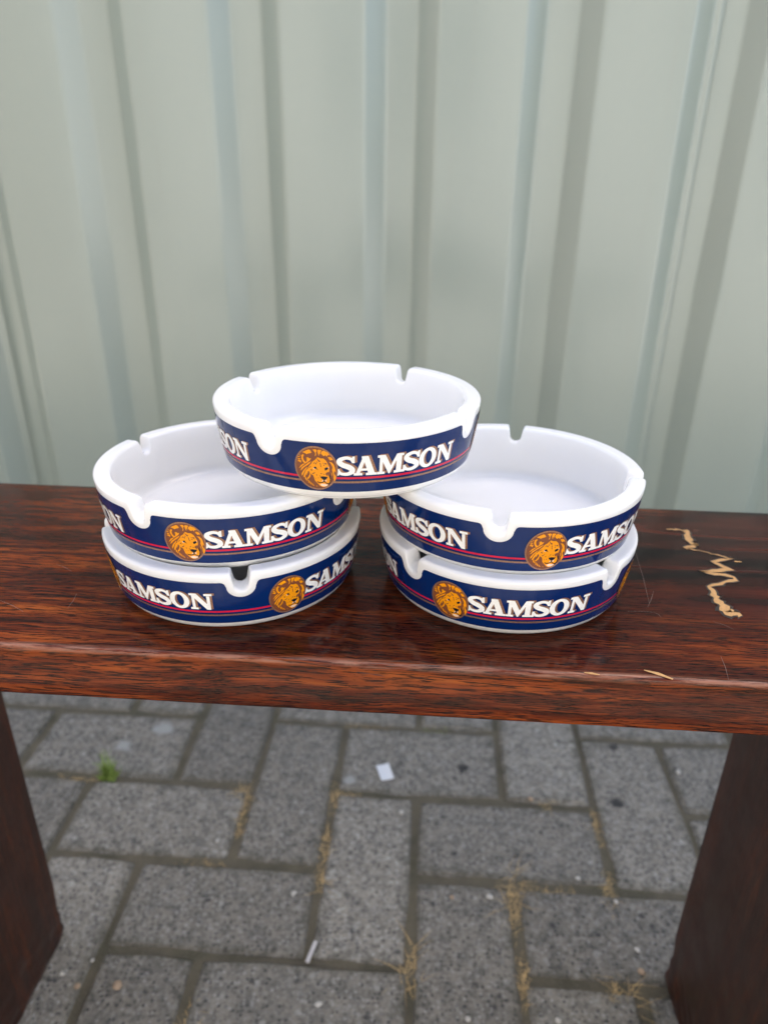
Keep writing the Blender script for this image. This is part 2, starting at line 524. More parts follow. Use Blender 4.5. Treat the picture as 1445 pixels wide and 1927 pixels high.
for xx in (-3.2, -0.6, 2.2):  # openings invented for the unseen front
    wn = box('window', xx-0.65, xx+0.65, 0.002, 0.06, 0.9, 2.2, FRAME, unseen_house, 0.004)
    for k in (-1, 1): box('pane', xx+k*0.31-0.27, xx+k*0.31+0.27, 0.061, 0.066, 0.97, 2.13, PANE, wn)
dr = box('door', 3.6, 4.5, 0.002, 0.05, 0.02, 2.1, FRAME, unseen_house, 0.004)
box('handle', 3.68, 3.70, 0.051, 0.10, 1.0, 1.14, FRAME, dr, 0.003)
gw = empty('unseen_side_wall', (-2.6, -0.9, 0))  # added out of view; darkens and warms the fence folds turned towards it
tag(gw, 'unseen side wall added beside the paved yard to shade the folds of the steel fence', 'wall')
box('wall', -0.22, 0, -2.1, 2.05, 0, 2.5, SIDE_WALL, gw)
box('coping', -0.26, 0.04, -2.1, 2.05, 2.502, 2.56, FRAME, gw, 0.004)

# ------------------------------------------------------------------ bench
YF, YR, TH = 0.26962, 0.46348, 0.02999
DEPTH = (YR-YF)*math.cos(0.0632)
ymid = (YF+YR)/2
bench = empty('wooden_bench', (0, ymid, 0), -0.0632)
tag(bench, 'low lacquered reddish-brown plank bench with two slab legs', 'bench')
def seat_mesh():
    n = 260
    x0, x1 = -0.56, 0.53
    hd = DEPTH/2
    sec = []
    rr = 0.0022
    for cxn, cyn, a0 in ((hd-rr, -rr, 0), (-hd+rr, -rr, 90), (-hd+rr, -TH+rr, 180), (hd-rr, -TH+rr, 270)):
        for k in range(5):
            a = R(a0+90*k/4)
            sec.append((cxn+rr*math.cos(a), cyn+rr*math.sin(a)))
    vs, fs = [], []
    m = len(sec)
    for i in range(n+1):
        x = x0+(x1-x0)*i/n
        e = noise.fractal(Vector((x*55, 1.7, 0)), 0.8, 2.0, 4)
        chip = max(0, noise.noise(Vector((x*75, 9.1, 4)))-0.42)*0.006
        for q, (y, z) in enumerate(sec):
            dy = dz = 0
            if 5 <= q <= 9:                # front upper arris
                dy = 0.00022*e+chip*0.5; dz = -0.00018*e-chip*0.35
            elif 10 <= q <= 14:
                dy = 0.0003*noise.noise(Vector((x*40, 5, 0)))
            dz += 0.0001*noise.noise(Vector((x*5, 3, 0)))*(1 if z > -TH/2 else 0)
            vs.append((x, y+dy, z+dz))
    for i in range(n):
        for q in range(m):
            a, b = i*m+q, i*m+(q+1) % m
            fs.append((b, a, a+m, b+m))
    fs.append(tuple(range(m)))
    fs.append(tuple(n*m+q for q in reversed(range(m))))
    me = mesh('seat', vs, fs, WOOD, smooth=True)
    return me
seat = link('seat', seat_mesh(), bench, (0, 0, ZB))
def b2l(x, y):
    """world point on the bench top -> seat coordinates"""
    c, s = math.cos(0.0632), math.sin(0.0632)
    dx, dy = x, y-ymid
    return (c*dx-s*dy, s*dx+c*dy)
def leg_mesh(seed):
    rnd = random.Random(seed)
    bm = bmesh.new()
    bmesh.ops.create_cube(bm, size=1)
    T, D, Hh = 0.040, DEPTH-0.008, ZB-TH-0.002
    for v in bm.verts:
        v.co = Vector((v.co.x*T, v.co.y*D, (v.co.z+0.5)*Hh+0.001))
    bmesh.ops.bevel(bm, geom=bm.edges[:], offset=0.0025, segments=2, affect='EDGES')
    for z in [0.01*i for i in range(1, 12)]+[0.16, 0.22, 0.3, 0.38]:
        bmesh.ops.bisect_plane(bm, geom=bm.verts[:]+bm.edges[:]+bm.faces[:], plane_co=(0, 0, z), plane_no=(0, 0, 1))
    for y in [-0.09+0.012*i for i in range(16)]:
        bmesh.ops.bisect_plane(bm, geom=bm.verts[:]+bm.edges[:]+bm.faces[:], plane_co=(0, y, 0), plane_no=(0, 1, 0))
    for v in bm.verts:
        k = max(0, 1-v.co.z/0.07)
        q = noise.fractal(Vector((v.co.x*40, v.co.y*45+seed, v.co.z*50)), 0.9, 2, 3)
        e = max(0, (abs(v.co.y)-D/2+0.02)/0.02)
        v.co.x -= math.copysign(max(0, q)*0.0035*k, v.co.x)
        v.co.y -= math.copysign(max(0, q+0.1)*0.012*k*e, v.co.y)
        if v.co.z < 0.004: v.co.z = max(0.0006, v.co.z)
    me = bpy.data.meshes.new('leg')
    bm.to_mesh(me); bm.free()
    me.materials.append(WOOD_LEG)
    me.polygons.foreach_set('use_smooth', [False]*len(me.polygons))
    return me
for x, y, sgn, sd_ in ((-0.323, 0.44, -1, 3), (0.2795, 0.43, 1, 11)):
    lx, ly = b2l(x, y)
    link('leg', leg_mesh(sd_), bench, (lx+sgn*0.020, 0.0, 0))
# pale bare-wood split running across the plank, chips and scratches: thin wear marks with their own outline
def ribbon(pts, widths, z, name, mat, parent):
    vs, fs = [], []
    P = [Vector(p) for p in pts]
    for i, p in enumerate(P):
        t = (P[min(i+1, len(P)-1)]-P[max(i-1, 0)]).normalized()
        nn = Vector((-t.y, t.x))*widths[i]/2
        vs += [(p.x+nn.x, p.y+nn.y, z), (p.x-nn.x, p.y-nn.y, z)]
    for i in range(len(P)-1): fs.append((2*i, 2*i+1, 2*i+3, 2*i+2))
    return link(name, mesh(name, vs, fs, mat), parent)
ck = [(0.1847, 0.417), (0.1905, 0.4174), (0.1971, 0.4158), (0.1958, 0.409), (0.1934, 0.3978), (0.1965, 0.3955), (0.187, 0.3917), (0.1933, 0.3884), (0.202, 0.383), (0.210, 0.378), (0.197, 0.3736), (0.2035, 0.3648),
      (0.1856, 0.3612), (0.2007, 0.3567), (0.2022, 0.3530), (0.1834, 0.3444), (0.1817, 0.3331), (0.1826, 0.325), (0.1824, 0.3175), (0.1884, 0.3159)]
cw = [0.0006, 0.0016, 0.0022, 0.004, 0.0042, 0.002, 0.0026, 0.0008, 0.0007, 0.002, 0.0020, 0.0030, 0.0018, 0.0030, 0.0026, 0.0026, 0.0034, 0.004, 0.006, 0.0028]
pl, wl = [], []
rnd = random.Random(5)
for i in range(len(ck)-1):
    for k in range(5):
        f = k/5
        a, b = Vector(b2l(*ck[i])), Vector(b2l(*ck[i+1]))
        pl.append(a.lerp(b, f)+Vector((rnd.uniform(-1, 1), rnd.uniform(-1, 1)))*0.0008)
        wl.append((cw[i]*(1-f)+cw[i+1]*f)*rnd.uniform(0.55, 1.55))
pl.append(Vector(b2l(*ck[-1]))); wl.append(0.001)
ribbon(pl, [w_*1.5+0.0009 for w_ in wl], 0.00022, 'chipped_varnish_edge', CHAR, seat)
s = ribbon(pl, wl, 0.0003, 'bare_wood_split', RAW, seat)
s['label'] = 'pale zigzag split of bare wood across the dark plank'
for pts, ws in (([(0.1214, 0.2680), (0.1269, 0.2655), (0.1325, 0.2615)], [0.0005, 0.0022, 0.0010]), ([(0.0931, 0.2655), (0.0965, 0.2650), (0.0999, 0.2640)], [0.0006, 0.0016, 0.0005]),
                ([(0.2105, 0.3745), (0.2145, 0.3742)], [0.0016, 0.0010])):
    ribbon([b2l(*p) for p in pts], ws, 0.0003, 'bare_wood_chip', RAW, seat)
for a, b in (((0.2035, 0.3629), (0.2252, 0.3629)), ((0.1291, 0.318), (0.1429, 0.3173)), ((0.1429, 0.3173), (0.1450, 0.3125)), ((0.1543, 0.3845), (0.1429, 0.324)), ((0.150, 0.339), (0.141, 0.322)),
             ((-0.2032, 0.3203), (-0.1854, 0.3095)), ((-0.1643, 0.3135), (-0.1652, 0.3278)), ((0.162, 0.2798), (0.1579, 0.2617)), ((0.1704, 0.3095), (0.1783, 0.3025)), ((0.2, 0.29), (0.2185, 0.288)), ((-0.19, 0.36), (-0.178, 0.352))):
    a, b = Vector(b2l(*a)), Vector(b2l(*b))
    ribbon([a, a.lerp(b, 0.5)+Vector((0.0005, 0.0004)), b], [0.00008, 0.0002, 0.00008], 0.00026, 'scratch', SCRATCH, seat)

# ------------------------------------------------------------------ ashtrays
RA, HA = 0.070, 0.03598
def rout(z):
    """outer wall radius above the foot"""
    t = (z-0.006)/(HA-0.006)
    return 0.0655+(0.0700-0.0655)*(1-(1-min(1, max(0, t)))**1.35)
def notch_curve():
    """(arc offset m, rim height) from the groove centre outwards: U bottom, steep flanks, rounded shoulders"""
    pts = []
    rb, zb = 0.0034, 0.0262
    for k in range(8):
        a = R(80*k/7)
        pts.append((rb*math.sin(a), zb+rb*(1-math.cos(a))))
    x, z = pts[-1]
    sl = math.tan(R(80))
    rs = 0.0016
    ztop = HA-rs*(1-math.cos(R(80)))
    for k in range(1, 6):
        zz = z+(ztop-z)*k/5
        pts.append((x+(zz-z)/sl, zz))
    x0 = pts[-1][0]
    for k in range(1, 6):
        a = R(80-80*k/5)
        pts.append((x0+rs*(math.sin(R(80))-math.sin(a)), HA-rs*(1-math.cos(a))))
    return pts
def bowl_mesh():
    nc = notch_curve()
    half = [(x/0.066, z) for x, z in nc]
    th = []
    for q in range(4):
        b = q*math.pi/2
        for x, z in reversed(half[1:]): th.append((b-x, z))
        for x, z in half: th.append((b+x, z))
        m = half[-1][0]
        for k in range(1, 18): th.append((b+m+(math.pi/2-2*m)*k/18, HA))
    vs, fs = [], []
    rin_top, rf = 0.0616, 0.0530
    cols = []
    for a, Ht in th:
        pr = [(0.0, 0.0012), (0.050, 0.0012), (0.0585, 0.0), (0.0598, 0.0003), (0.0603, 0.0010), (0.0606, 0.0018), (0.0616, 0.0020), (0.0630, 0.0024), (0.0639, 0.0033), (0.0646, 0.0044), (0.0652, 0.0054)]
        e = 0.0018
        for k in range(11):
            z = 0.0062+(Ht-e-0.0062)*k/10
            pr.append((rout(z), z))
        ro = rout(Ht-e)
        for k in range(1, 6):
            a2 = R(90*k/5)
            pr.append((ro-e*(1-math.cos(a2)), Ht-e+e*math.sin(a2)))
        def rin(z):
            t = max(0, min(1, (z-0.014)/(HA-0.014)))
            return 0.0585+(rin_top-0.0585)*t
        ei = 0.0022
        Hi = Ht+0.0012*min(1, (HA-Ht)/(HA-0.0262))
        ri = rin(Hi-ei)
        for k in range(1, 4): pr.append((ro-e+(ri+ei-ro+e)*k/3, Ht+(Hi-Ht)*k/3))
        for k in range(1, 6):
            a2 = R(90*k/5)
            pr.append((ri+ei-ei*math.sin(a2), Hi-ei+ei*math.cos(a2)))
        for k in range(1, 9):
            z = Hi-ei+(0.0112-Hi+ei)*k/8
            pr.append((rin(z), z))
        fr = 0.0054
        for k in range(1, 9):
            a2 = R(90*k/8)
            pr.append((rin(0.0112)-fr*(1-math.cos(a2)), 0.0112-fr*math.sin(a2)))
        pr += [(0.0515, 0.0059), (0.0495, 0.0055), (0.042, 0.0055), (0.03, 0.0058), (0.015, 0.0058), (0.0, 0.0058)]
        cols.append([(r*math.cos(a), r*math.sin(a), z) for r, z in pr])
    m = len(cols[0])
    n = len(cols)
    for c in cols: vs += c[1:-1]
    k = m-2
    bot, top = len(vs), len(vs)+1
    vs += [(0, 0, 0.0012), (0, 0, 0.0058)]
    for i in range(n):
        j = (i+1) % n
        for q in range(k-1):
            fs.append((i*k+q, j*k+q, j*k+q+1, i*k+q+1))
        fs.append((bot, j*k, i*k))
        fs.append((top, i*k+k-1, j*k+k-1))
    return mesh('bowl', vs, fs, OPAL, smooth=True)

RM = 0.068
class Decal:
    """flat print laid on the outer wall: shapes in (arc m, height m) wrapped round the cylinder"""
    def __init__(s): s.bm = bmesh.new(); s.layer = 0
    def poly(s, loops, mat, off):
        loops = [[Vector((x, y, 0)) for x, y in l] for l in loops]
        flat = [v for l in loops for v in l]
        vv = [s.bm.verts.new((v.x, v.y, off)) for v in flat]
        for t in tessellate_polygon(loops):
            try: f = s.bm.faces.new([vv[i] for i in t])
            except ValueError: continue
            f.material_index = mat
    def finish(s, name, mats, a0, step=0.0028):
        bm = s.bm
        xs = [v.co.x for v in bm.verts]; ys = [v.co.y for v in bm.verts]
        x = math.floor(min(xs)/step)*step+step
        while x < max(xs):
            bmesh.ops.bisect_plane(bm, geom=bm.verts[:]+bm.edges[:]+bm.faces[:], plane_co=(x, 0, 0), plane_no=(1, 0, 0)); x += step
        y = 0.0095
        while y < max(ys):
            if y > min(ys): bmesh.ops.bisect_plane(bm, geom=bm.verts[:]+bm.edges[:]+bm.faces[:], plane_co=(0, y, 0), plane_no=(0, 1, 0))
            y += 0.0045
        for f in bm.faces:
            if f.normal.z < 0: f.normal_flip()
            f.smooth = True
        for v in bm.verts:
            r = rout(v.co.y)+v.co.z
            a = a0+v.co.x/RM
            v.co = Vector((r*math.cos(a), r*math.sin(a), v.co.y))
        me = bpy.data.meshes.new(name)
        bm.normal_update()
        bm.to_mesh(me); bm.free()
        for m_ in mats: me.materials.append(m_)
        return me

def band_mesh():
    """navy band whose upper edge dips round each groove"""
    zt, zb = 0.0312, 0.0062
    q = math.pi/2*RM
    prof = []                               # (arc, top height) right half of the dip
    bw, bz = 0.0074, 0.0222
    for k in range(9):
        a = R(90*k/8)
        prof.append((bw*math.sin(a)*0.93, bz+0.0062*(1-math.cos(a))))
    prof += [(bw*0.96, 0.0288), (bw*1.0, 0.0297), (bw*1.06, 0.0305), (bw*1.16, 0.03105), (bw*1.28, zt)]
    top = []
    for s_ in range(4):
        b = s_*q
        top += [(b-x, z) for x, z in reversed(prof[1:])]+[(b+x, z) for x, z in prof]
        m = prof[-1][0]
        top += [(b+m+(q-2*m)*k/24, zt) for k in range(1, 24)]
    vs, fs = [], []
    n = len(top); K = 7
    for x, z in top:
        a = x/RM
        for k in range(K):
            zz = zb+(z-zb)*k/(K-1)
            r = rout(zz)+0.00008
            vs.append((r*math.cos(a), r*math.sin(a), zz))
    for i in range(n):
        j = (i+1) % n
        for k in range(K-1): fs.append((i*K+k, j*K+k, j*K+k+1, i*K+k+1))
    return mesh('label_band', vs, fs, NAVY, smooth=True)
def ring_mesh(name, z, t, mat, off):
    """printed line, broken where the medallion covers it"""
    vs, fs = [], []
    n = 180
    for i in range(n):
        a = 2*math.pi*i/n
        for zz in (z-t/2, z+t/2):
            r = rout(zz)+off
            vs.append((r*math.cos(a), r*math.sin(a), zz))
    for i in range(n):
        j = (i+1) % n
        fs.append((2*i, 2*j, 2*j+1, 2*i+1))
    return mesh(name, vs, fs, mat, smooth=True)

# slab-serif capitals, cap height 1
def stroke(pts, ws):
    L, Rr = [], []
    P = [Vector(p) for p in pts]
    for i, p in enumerate(P):
        t = (P[min(i+1, len(P)-1)]-P[max(i-1, 0)]).normalized()
        nn = Vector((-t.y, t.x))*ws[i]/2
        L.append(tuple(p+nn)); Rr.append(tuple(p-nn))
    return L+Rr[::-1]
def spline(ctrl, n=6):
    P = [Vector(c) for c in ctrl]
    P = [P[0]*2-P[1]]+P+[P[-1]*2-P[-2]]
    out = []
    for i in range(1, len(P)-2):
        for k in range(n):
            t = k/n
            out.append(0.5*((2*P[i])+(P[i+1]-P[i-1])*t+(2*P[i-1]-5*P[i]+4*P[i+1]-P[i+2])*t*t+(3*P[i]-P[i-1]-3*P[i+1]+P[i+2])*t**3))
    out.append(P[-2])
    return out
def letter(ch):
    """list of shapes, each a list of loops"""
    if ch == 'S':
        c = [(0.72, 0.70, 0.10), (0.62, 0.87, 0.14), (0.42, 0.925, 0.16), (0.20, 0.84, 0.20), (0.15, 0.70, 0.245), (0.28, 0.56, 0.255), (0.50, 0.465, 0.265), (0.66, 0.34, 0.255), (0.67, 0.21, 0.235), (0.54, 0.10, 0.18), (0.36, 0.07, 0.155), (0.18, 0.12, 0.14), (0.08, 0.30, 0.10)]
        s_ = spline(c, 4)
        return [[stroke([(p.x, p.y) for p in s_], [p.z for p in s_])],
                [[(0.665, 0.655), (0.785, 0.655), (0.785, 1.0), (0.70, 1.0), (0.665, 0.93)]],
                [[(0.02, 0.0), (0.10, 0.0), (0.14, 0.07), (0.14, 0.345), (0.02, 0.345)]]]
    if ch == 'A':
        return [[[(0.36, 1.0), (0.66, 1.0), (0.97, 0.125), (1.07, 0.125), (1.07, 0.0), (0.56, 0.0), (0.56, 0.125), (0.655, 0.125), (0.625, 0.245), (0.33, 0.245), (0.285, 0.125), (0.40, 0.125), (0.40, 0.0), (0.0, 0.0), (0.0, 0.125), (0.10, 0.125), (0.385, 0.885), (0.36, 0.885)],
                 [(0.375, 0.36), (0.585, 0.36), (0.485, 0.70)]]]
    if ch == 'M':
        return [[[(0.0, 1.0), (0.36, 1.0), (0.635, 0.42), (0.90, 1.0), (1.25, 1.0), (1.25, 0.875), (1.16, 0.875), (1.16, 0.125), (1.25, 0.125), (1.25, 0.0), (0.80, 0.0), (0.80, 0.125), (0.90, 0.125), (0.90, 0.66), (0.60, 0.0), (0.545, 0.0), (0.245, 0.64), (0.245, 0.125), (0.36, 0.125), (0.36, 0.0), (0.0, 0.0), (0.0, 0.125), (0.10, 0.125), (0.10, 0.875), (0.0, 0.875)]]]
    if ch == 'O':
        n = 40
        o = [(0.525+0.525*math.cos(2*math.pi*k/n), 0.5+0.525*math.sin(2*math.pi*k/n)) for k in range(n)]
        i_ = [(0.525+0.245*math.cos(2*math.pi*k/n), 0.5+0.365*math.sin(2*math.pi*k/n)) for k in range(n)]
        return [[o, i_]]
    if ch == 'N':
        return [[[(0.0, 1.0), (0.37, 1.0), (0.86, 0.36), (0.86, 0.875), (0.74, 0.875), (0.74, 1.0), (1.14, 1.0), (1.14, 0.875), (1.02, 0.875), (1.02, 0.0), (0.82, 0.0), (0.265, 0.71), (0.265, 0.125), (0.39, 0.125), (0.39, 0.0), (0.0, 0.0), (0.0, 0.125), (0.115, 0.125), (0.115, 0.875), (0.0, 0.875)]]]
LET = [('S', 26.9, 34.0, 0.785), ('A', 33.6, 42.6, 1.07), ('M', 42.7, 53.2, 1.25), ('S', 53.0, 60.2, 0.785), ('O', 60.2, 68.7, 1.05), ('N', 68.9, 78.2, 1.14)]
Z0, CAP = 0.0151, 0.0098
def lettering_mesh(q):
    d = Decal()
    for ch, a0, a1, wd in LET:
        x0 = R(a0)*RM; sx = (R(a1)-R(a0))*RM/wd
        for k, (ox, oy) in enumerate(((0.115, 0.040), (0.06, 0.020))):
            for si, shp in enumerate(letter(ch)):
                d.poly([[(x0+x*sx+ox*CAP, Z0+(y+oy)*CAP) for x, y in l] for l in shp], 1, 0.00016+0.000012*(3*k+si))
        for si, shp in enumerate(letter(ch)):
            d.poly([[(x0+x*sx, Z0+y*CAP) for x, y in l] for l in shp], 0, 0.00026+0.000012*si)
    return d.finish('lettering', [WHITE_P, BRONZE_P], q*math.pi/2)

# lion's head medallion; outlines in a 1160-unit square, centre (660, 760)
FACE = [(725, 450), (800, 480), (880, 478), (945, 540), (985, 620), (1015, 690), (1020, 780), (1000, 860), (975, 905), (1000, 960), (1022, 1030), (1015, 1100), (985, 1150), (955, 1205), (880, 1255), (800, 1262), (730, 1225), (660, 1150), (605, 1090), (580, 1000), (530, 930), (490, 905), (465, 850), (400, 850), (440, 760), (480, 700), (540, 640), (580, 575), (650, 530)]
ORANGE = [
    [(330, 350), (420, 305), (500, 268), (545, 285), (578, 345), (525, 362), (480, 375), (440, 398), (395, 372)],
    [(610, 262), (690, 250), (722, 290), (690, 320), (690, 400), (655, 435), (675, 360), (645, 305)],
    [(735, 262), (800, 255), (840, 270), (800, 330), (805, 390), (778, 345), (765, 420), (738, 345)],
    [(815, 345), (850, 290), (900, 272), (940, 300), (975, 300), (1010, 335), (1050, 392), (1000, 378), (965, 425), (930, 385), (900, 415), (862, 400)],
    [(990, 440), (1050, 428), (1095, 455), (1130, 515), (1085, 505), (1055, 525), (1020, 490)],
    [(1015, 560), (1090, 575), (1145, 640), (1165, 720), (1190, 850), (1150, 800), (1135, 870), (1185, 960), (1172, 1045), (1140, 1100), (1115, 1000), (1125, 930), (1085, 780), (1105, 700), (1065, 615)],
    [(1060, 830), (1085, 870), (1100, 960), (1080, 930)],
    [(285, 520), (295, 435), (345, 400), (365, 430), (335, 480), (345, 555), (400, 610), (432, 560), (425, 485), (470, 470), (505, 505), (555, 490), (520, 550), (445, 605), (370, 655), (322, 605)],
    [(170, 492), (215, 470), (262, 480), (215, 497)], [(175, 545), (225, 520), (268, 540), (215, 560)], [(165, 600), (215, 570), (275, 580), (262, 640), (215, 610)], [(225, 440), (262, 425), (280, 450)],
    [(185, 800), (255, 700), (330, 655), (372, 650), (270, 740)],
    [(210, 862), (275, 760), (370, 690), (470, 615), (555, 570), (500, 640), (400, 710), (330, 760), (260, 830)],
    [(245, 935), (300, 850), (380, 770), (430, 730), (400, 790), (345, 850), (300, 930), (250, 1000)],
    [(290, 1010), (330, 920), (375, 830), (430, 790), (395, 870), (370, 940), (330, 1040)],
    [(395, 1040), (440, 990), (470, 930), (480, 870), (498, 930), (485, 1000), (440, 1050), (400, 1075)],
    [(330, 1060), (360, 1010), (375, 1060), (395, 1130), (365, 1110)],
    [(400, 1070), (435, 1110), (455, 1190), (425, 1170)], [(440, 1100), (480, 1150), (520, 1225), (480, 1205)], [(500, 1150), (535, 1190), (580, 1245), (540, 1235)],
    [(390, 870), (440, 830), (420, 900), (385, 960)], [(630, 1240), (655, 1230), (660, 1262)]]
BROWN = [
    [(345, 500), (385, 490), (425, 530), (415, 580), (380, 600), (360, 560)],
    [(705, 475), (745, 520), (800, 555), (770, 580), (735, 555), (712, 515)],
    [(770, 600), (800, 610), (800, 670), (820, 725), (790, 700)], [(610, 610), (660, 575), (640, 610), (600, 640)], [(640, 620), (690, 600), (680, 650), (660, 640)],
    [(850, 590), (885, 600), (870, 625)], [(895, 600), (930, 590), (965, 620), (920, 640)], [(860, 650), (900, 640), (880, 680)], [(700, 560), (720, 590), (690, 600)],
    [(505, 800), (545, 780), (560, 830), (535, 825)], [(480, 740), (545, 690), (520, 730), (440, 780)], [(545, 900), (585, 880), (635, 850), (610, 895), (560, 920)],
    [(650, 930), (680, 910), (680, 960)], [(760, 890), (800, 870), (825, 880), (790, 900)], [(850, 880), (890, 905), (870, 920)], [(690, 1010), (725, 995), (710, 1030)],
    [(905, 890), (940, 850), (1000, 830), (1010, 900), (970, 905), (965, 960), (935, 930)], [(500, 930), (560, 940), (590, 1010), (600, 1080), (560, 1040), (520, 1000)],
    [(625, 1020), (650, 1010), (640, 1040)], [(740, 940), (775, 935), (760, 955)]]
BLACK = [
    [(755, 975), (830, 958), (905, 965), (968, 970), (925, 1030), (880, 1060), (875, 1095), (850, 1095), (845, 1055), (790, 1025)],
    [(855, 1085), (872, 1085), (920, 1135), (975, 1150), (1010, 1110), (1022, 1040), (1050, 1050), (1035, 1130), (990, 1190), (915, 1155), (865, 1115), (810, 1145), (740, 1155), (670, 1135), (665, 1105), (730, 1128), (800, 1125)],
    [(600, 735), (640, 705), (672, 715), (680, 750), (722, 800), (660, 765), (625, 765)], [(890, 740), (930, 715), (985, 705), (990, 750), (950, 780), (900, 800)],
    [(1005, 920), (1035, 935), (1055, 1020), (1030, 1035), (1010, 980)]]
CREAM = [[(735, 1190), (800, 1165), (880, 1170), (960, 1185), (940, 1215), (870, 1240), (790, 1235)], [(830, 1060), (845, 1075), (835, 1100), (790, 1110)], [(885, 1070), (930, 1040), (925, 1100), (900, 1095)], [(580, 745), (600, 740), (640, 770), (620, 785)], [(985, 690), (1005, 705), (998, 750)]]
LX, LZ, LRX, LRZ = R(19.2)*RM, 0.0183, 0.01005, 0.0113
def emblem_mesh(q):
    d = Decal()
    def M2(p): return (LX+(p[0]-660)/585*LRX, LZ+(760-p[1])/590*LRZ)
    def disc(k, n=44): return [(660+585*k*math.cos(2*math.pi*i/n), 760+590*k*math.sin(2*math.pi*i/n)) for i in range(n)]
    off = 0.00034
    d.poly([[M2(p) for p in disc(1.0)]], 0, off)
    d.poly([[M2(p) for p in disc(0.93)]], 1, off+0.00002)
    for i, l in enumerate(ORANGE): d.poly([[M2(p) for p in l]], 2, off+0.00004+0.000001*i)
    d.poly([[M2(p) for p in FACE]], 2, off+0.00008)
    for i, l in enumerate(BROWN): d.poly([[M2(p) for p in l]], 1, off+0.00010+0.000001*i)
    for i, l in enumerate(CREAM): d.poly([[M2(p) for p in l]], 4, off+0.00013+0.000001*i)
    for i, l in enumerate(BLACK): d.poly([[M2(p) for p in l]], 3, off+0.00015+0.000002*i)
    return d.finish('lion_emblem', [BRONZE_P, BROWN_P, ORANGE_P, BLACK_P, CREAM_P], q*math.pi/2)

BOWL = bowl_mesh()
BAND = band_mesh()
REDL = ring_mesh('red_line', 0.01365, 0.00105, RED_P, 0.00012)
BRZL = ring_mesh('bronze_line', 0.01145, 0.00100, BRONZE_P, 0.00012)
LETT = [lettering_mesh(q) for q in range(4)]
EMBL = [emblem_mesh(q) for q in range(4)]
PT = 0.03141
ASH = [((-0.08298, 0.35774), 0, 13.1, 'lower white ashtray of the stack farther from the pale zigzag split'),
       ((-0.08420, 0.36171), PT, -26.4, 'second white ashtray of the stack farther from the pale zigzag split'),
       ((0.06752, 0.35527), 0, -50.0, 'lower white ashtray of the stack beside the pale zigzag split'),
       ((0.06736, 0.35805), PT, -12.5, 'second white ashtray of the stack beside the pale zigzag split'),
       ((-0.01999, 0.36619), PT+HA, -28.5, 'topmost white ashtray bridging the rims of both stacks')]
for (x, y), z, a, lab in ASH:
    t = empty('ashtray', (x, y, ZB+0.0004+z), R(a))
    tag(t, lab, 'ashtray', 'ashtrays with navy lion label stacked on the bench')
    link('bowl', BOWL, t)
    b = link('label_band', BAND, t)
    link('red_line', REDL, b)
    link('bronze_line', BRZL, b)
    for q in range(4):
        link('lettering', LETT[q], b)
        link('lion_emblem', EMBL[q], b)

# ------------------------------------------------------------------ small things on the paving
def blades(n, spread, length, lean, width, seed, mat, name, flat=0.5, up_=0.7):
    rnd = random.Random(seed)
    vs, fs = [], []
    for i in range(n):
        a = rnd.uniform(0, 2*math.pi)
        bx, by = (max(-1.7, min(1.7, rnd.gauss(0, 1)))*q_ for q_ in spread)
        L = length*rnd.uniform(0.35, 1.15)
        dx, dy = math.cos(a), math.sin(a)
        px, py = -dy, dx
        curl = rnd.uniform(-0.5, 0.5)
        lift = rnd.uniform(1-flat, 1)
        w_ = width*rnd.uniform(0.6, 1.3)
        base = len(vs)
        for k in range(5):
            t = k/4
            r_ = lean*L*t*(1+0.4*t)
            h = L*lift*up_*(t-0.62*t*t*(1.25-lift*0.8))
            ox = r_*dx+curl*L*t*t*px*0.6; oy = r_*dy+curl*L*t*t*py*0.6
            ww = w_*(1-t*0.85)/2
            vs += [(bx+ox+px*ww, by+oy+py*ww, h-0.004), (bx+ox-px*ww, by+oy-py*ww, h-0.004)]
        for k in range(4):
            q = base+2*k
            fs.append((q, q+1, q+3, q+2))
    return mesh(name, vs, fs, mat)
TUFT = [(-0.1722, 0.6657, 1), (-0.1697, 0.6243, 2), (-0.0573, 0.6634, 2), (-0.0633, 0.5878, 2), (-0.0638, 0.5425, 1), (0.1487, 0.5295, 3), (0.143, 0.5045, 2), (0.0312, 0.4456, 3), (0.1433, 0.4404, 2), (0.2375, 0.4191, 3), (0.2614, 0.6159, 2), (0.2532, 0.5343, 2), (0.2086, 0.6596, 1), (-0.1753, 0.3949, 1), (-0.3893, 0.6857, 4), (-0.0204, 0.7903, 4), (-0.2016, 0.5627, 4), (-0.05, 0.665, 4), (0.188, 0.531, 4)]
for i, (x, y, k) in enumerate(TUFT):
    if k == 1: me = blades(34, (0.0035, 0.007), 0.017, 0.8, 0.0010, i, DRY, 'dry_grass_tuft', 0.7)
    elif k == 2: me = blades(64, (0.0028, 0.015), 0.015, 0.5, 0.0010, i, DRY, 'dry_grass_tuft', 0.85)
    elif k == 3: me = blades(44, (0.006, 0.014), 0.022, 0.9, 0.0009, i, DRY, 'dry_grass_tuft', 0.8)
    else: me = blades(60, (0.016, 0.0022), 0.010, 0.6, 0.0009, i, DRY, 'dry_grass_tuft', 0.9)
    o = link('dry_grass_tuft', me, None, (x, y, 0.0002), YAW)
    tag(o, {1: 'small short tuft of straw-coloured dry grass in a paving joint', 2: 'narrow strip of matted dry straw grass filling a paving joint',
            3: 'loose spreading tuft of dry straw grass where paving joints meet', 4: 'low fringe of dry straw grass along the edge of a paver'}[k],
        'grass tuft', {1: 'small dry grass tufts', 2: 'matted dry grass strips', 3: 'spreading dry grass tufts', 4: 'low dry grass fringes'}[k])
me = blades(70, (0.006, 0.005), 0.036, 0.22, 0.0034, 77, GREEN, 'green_weed', 0.15, 1.3)
o = link('green_weed', me, None, (-0.352, 0.690, 0.0))
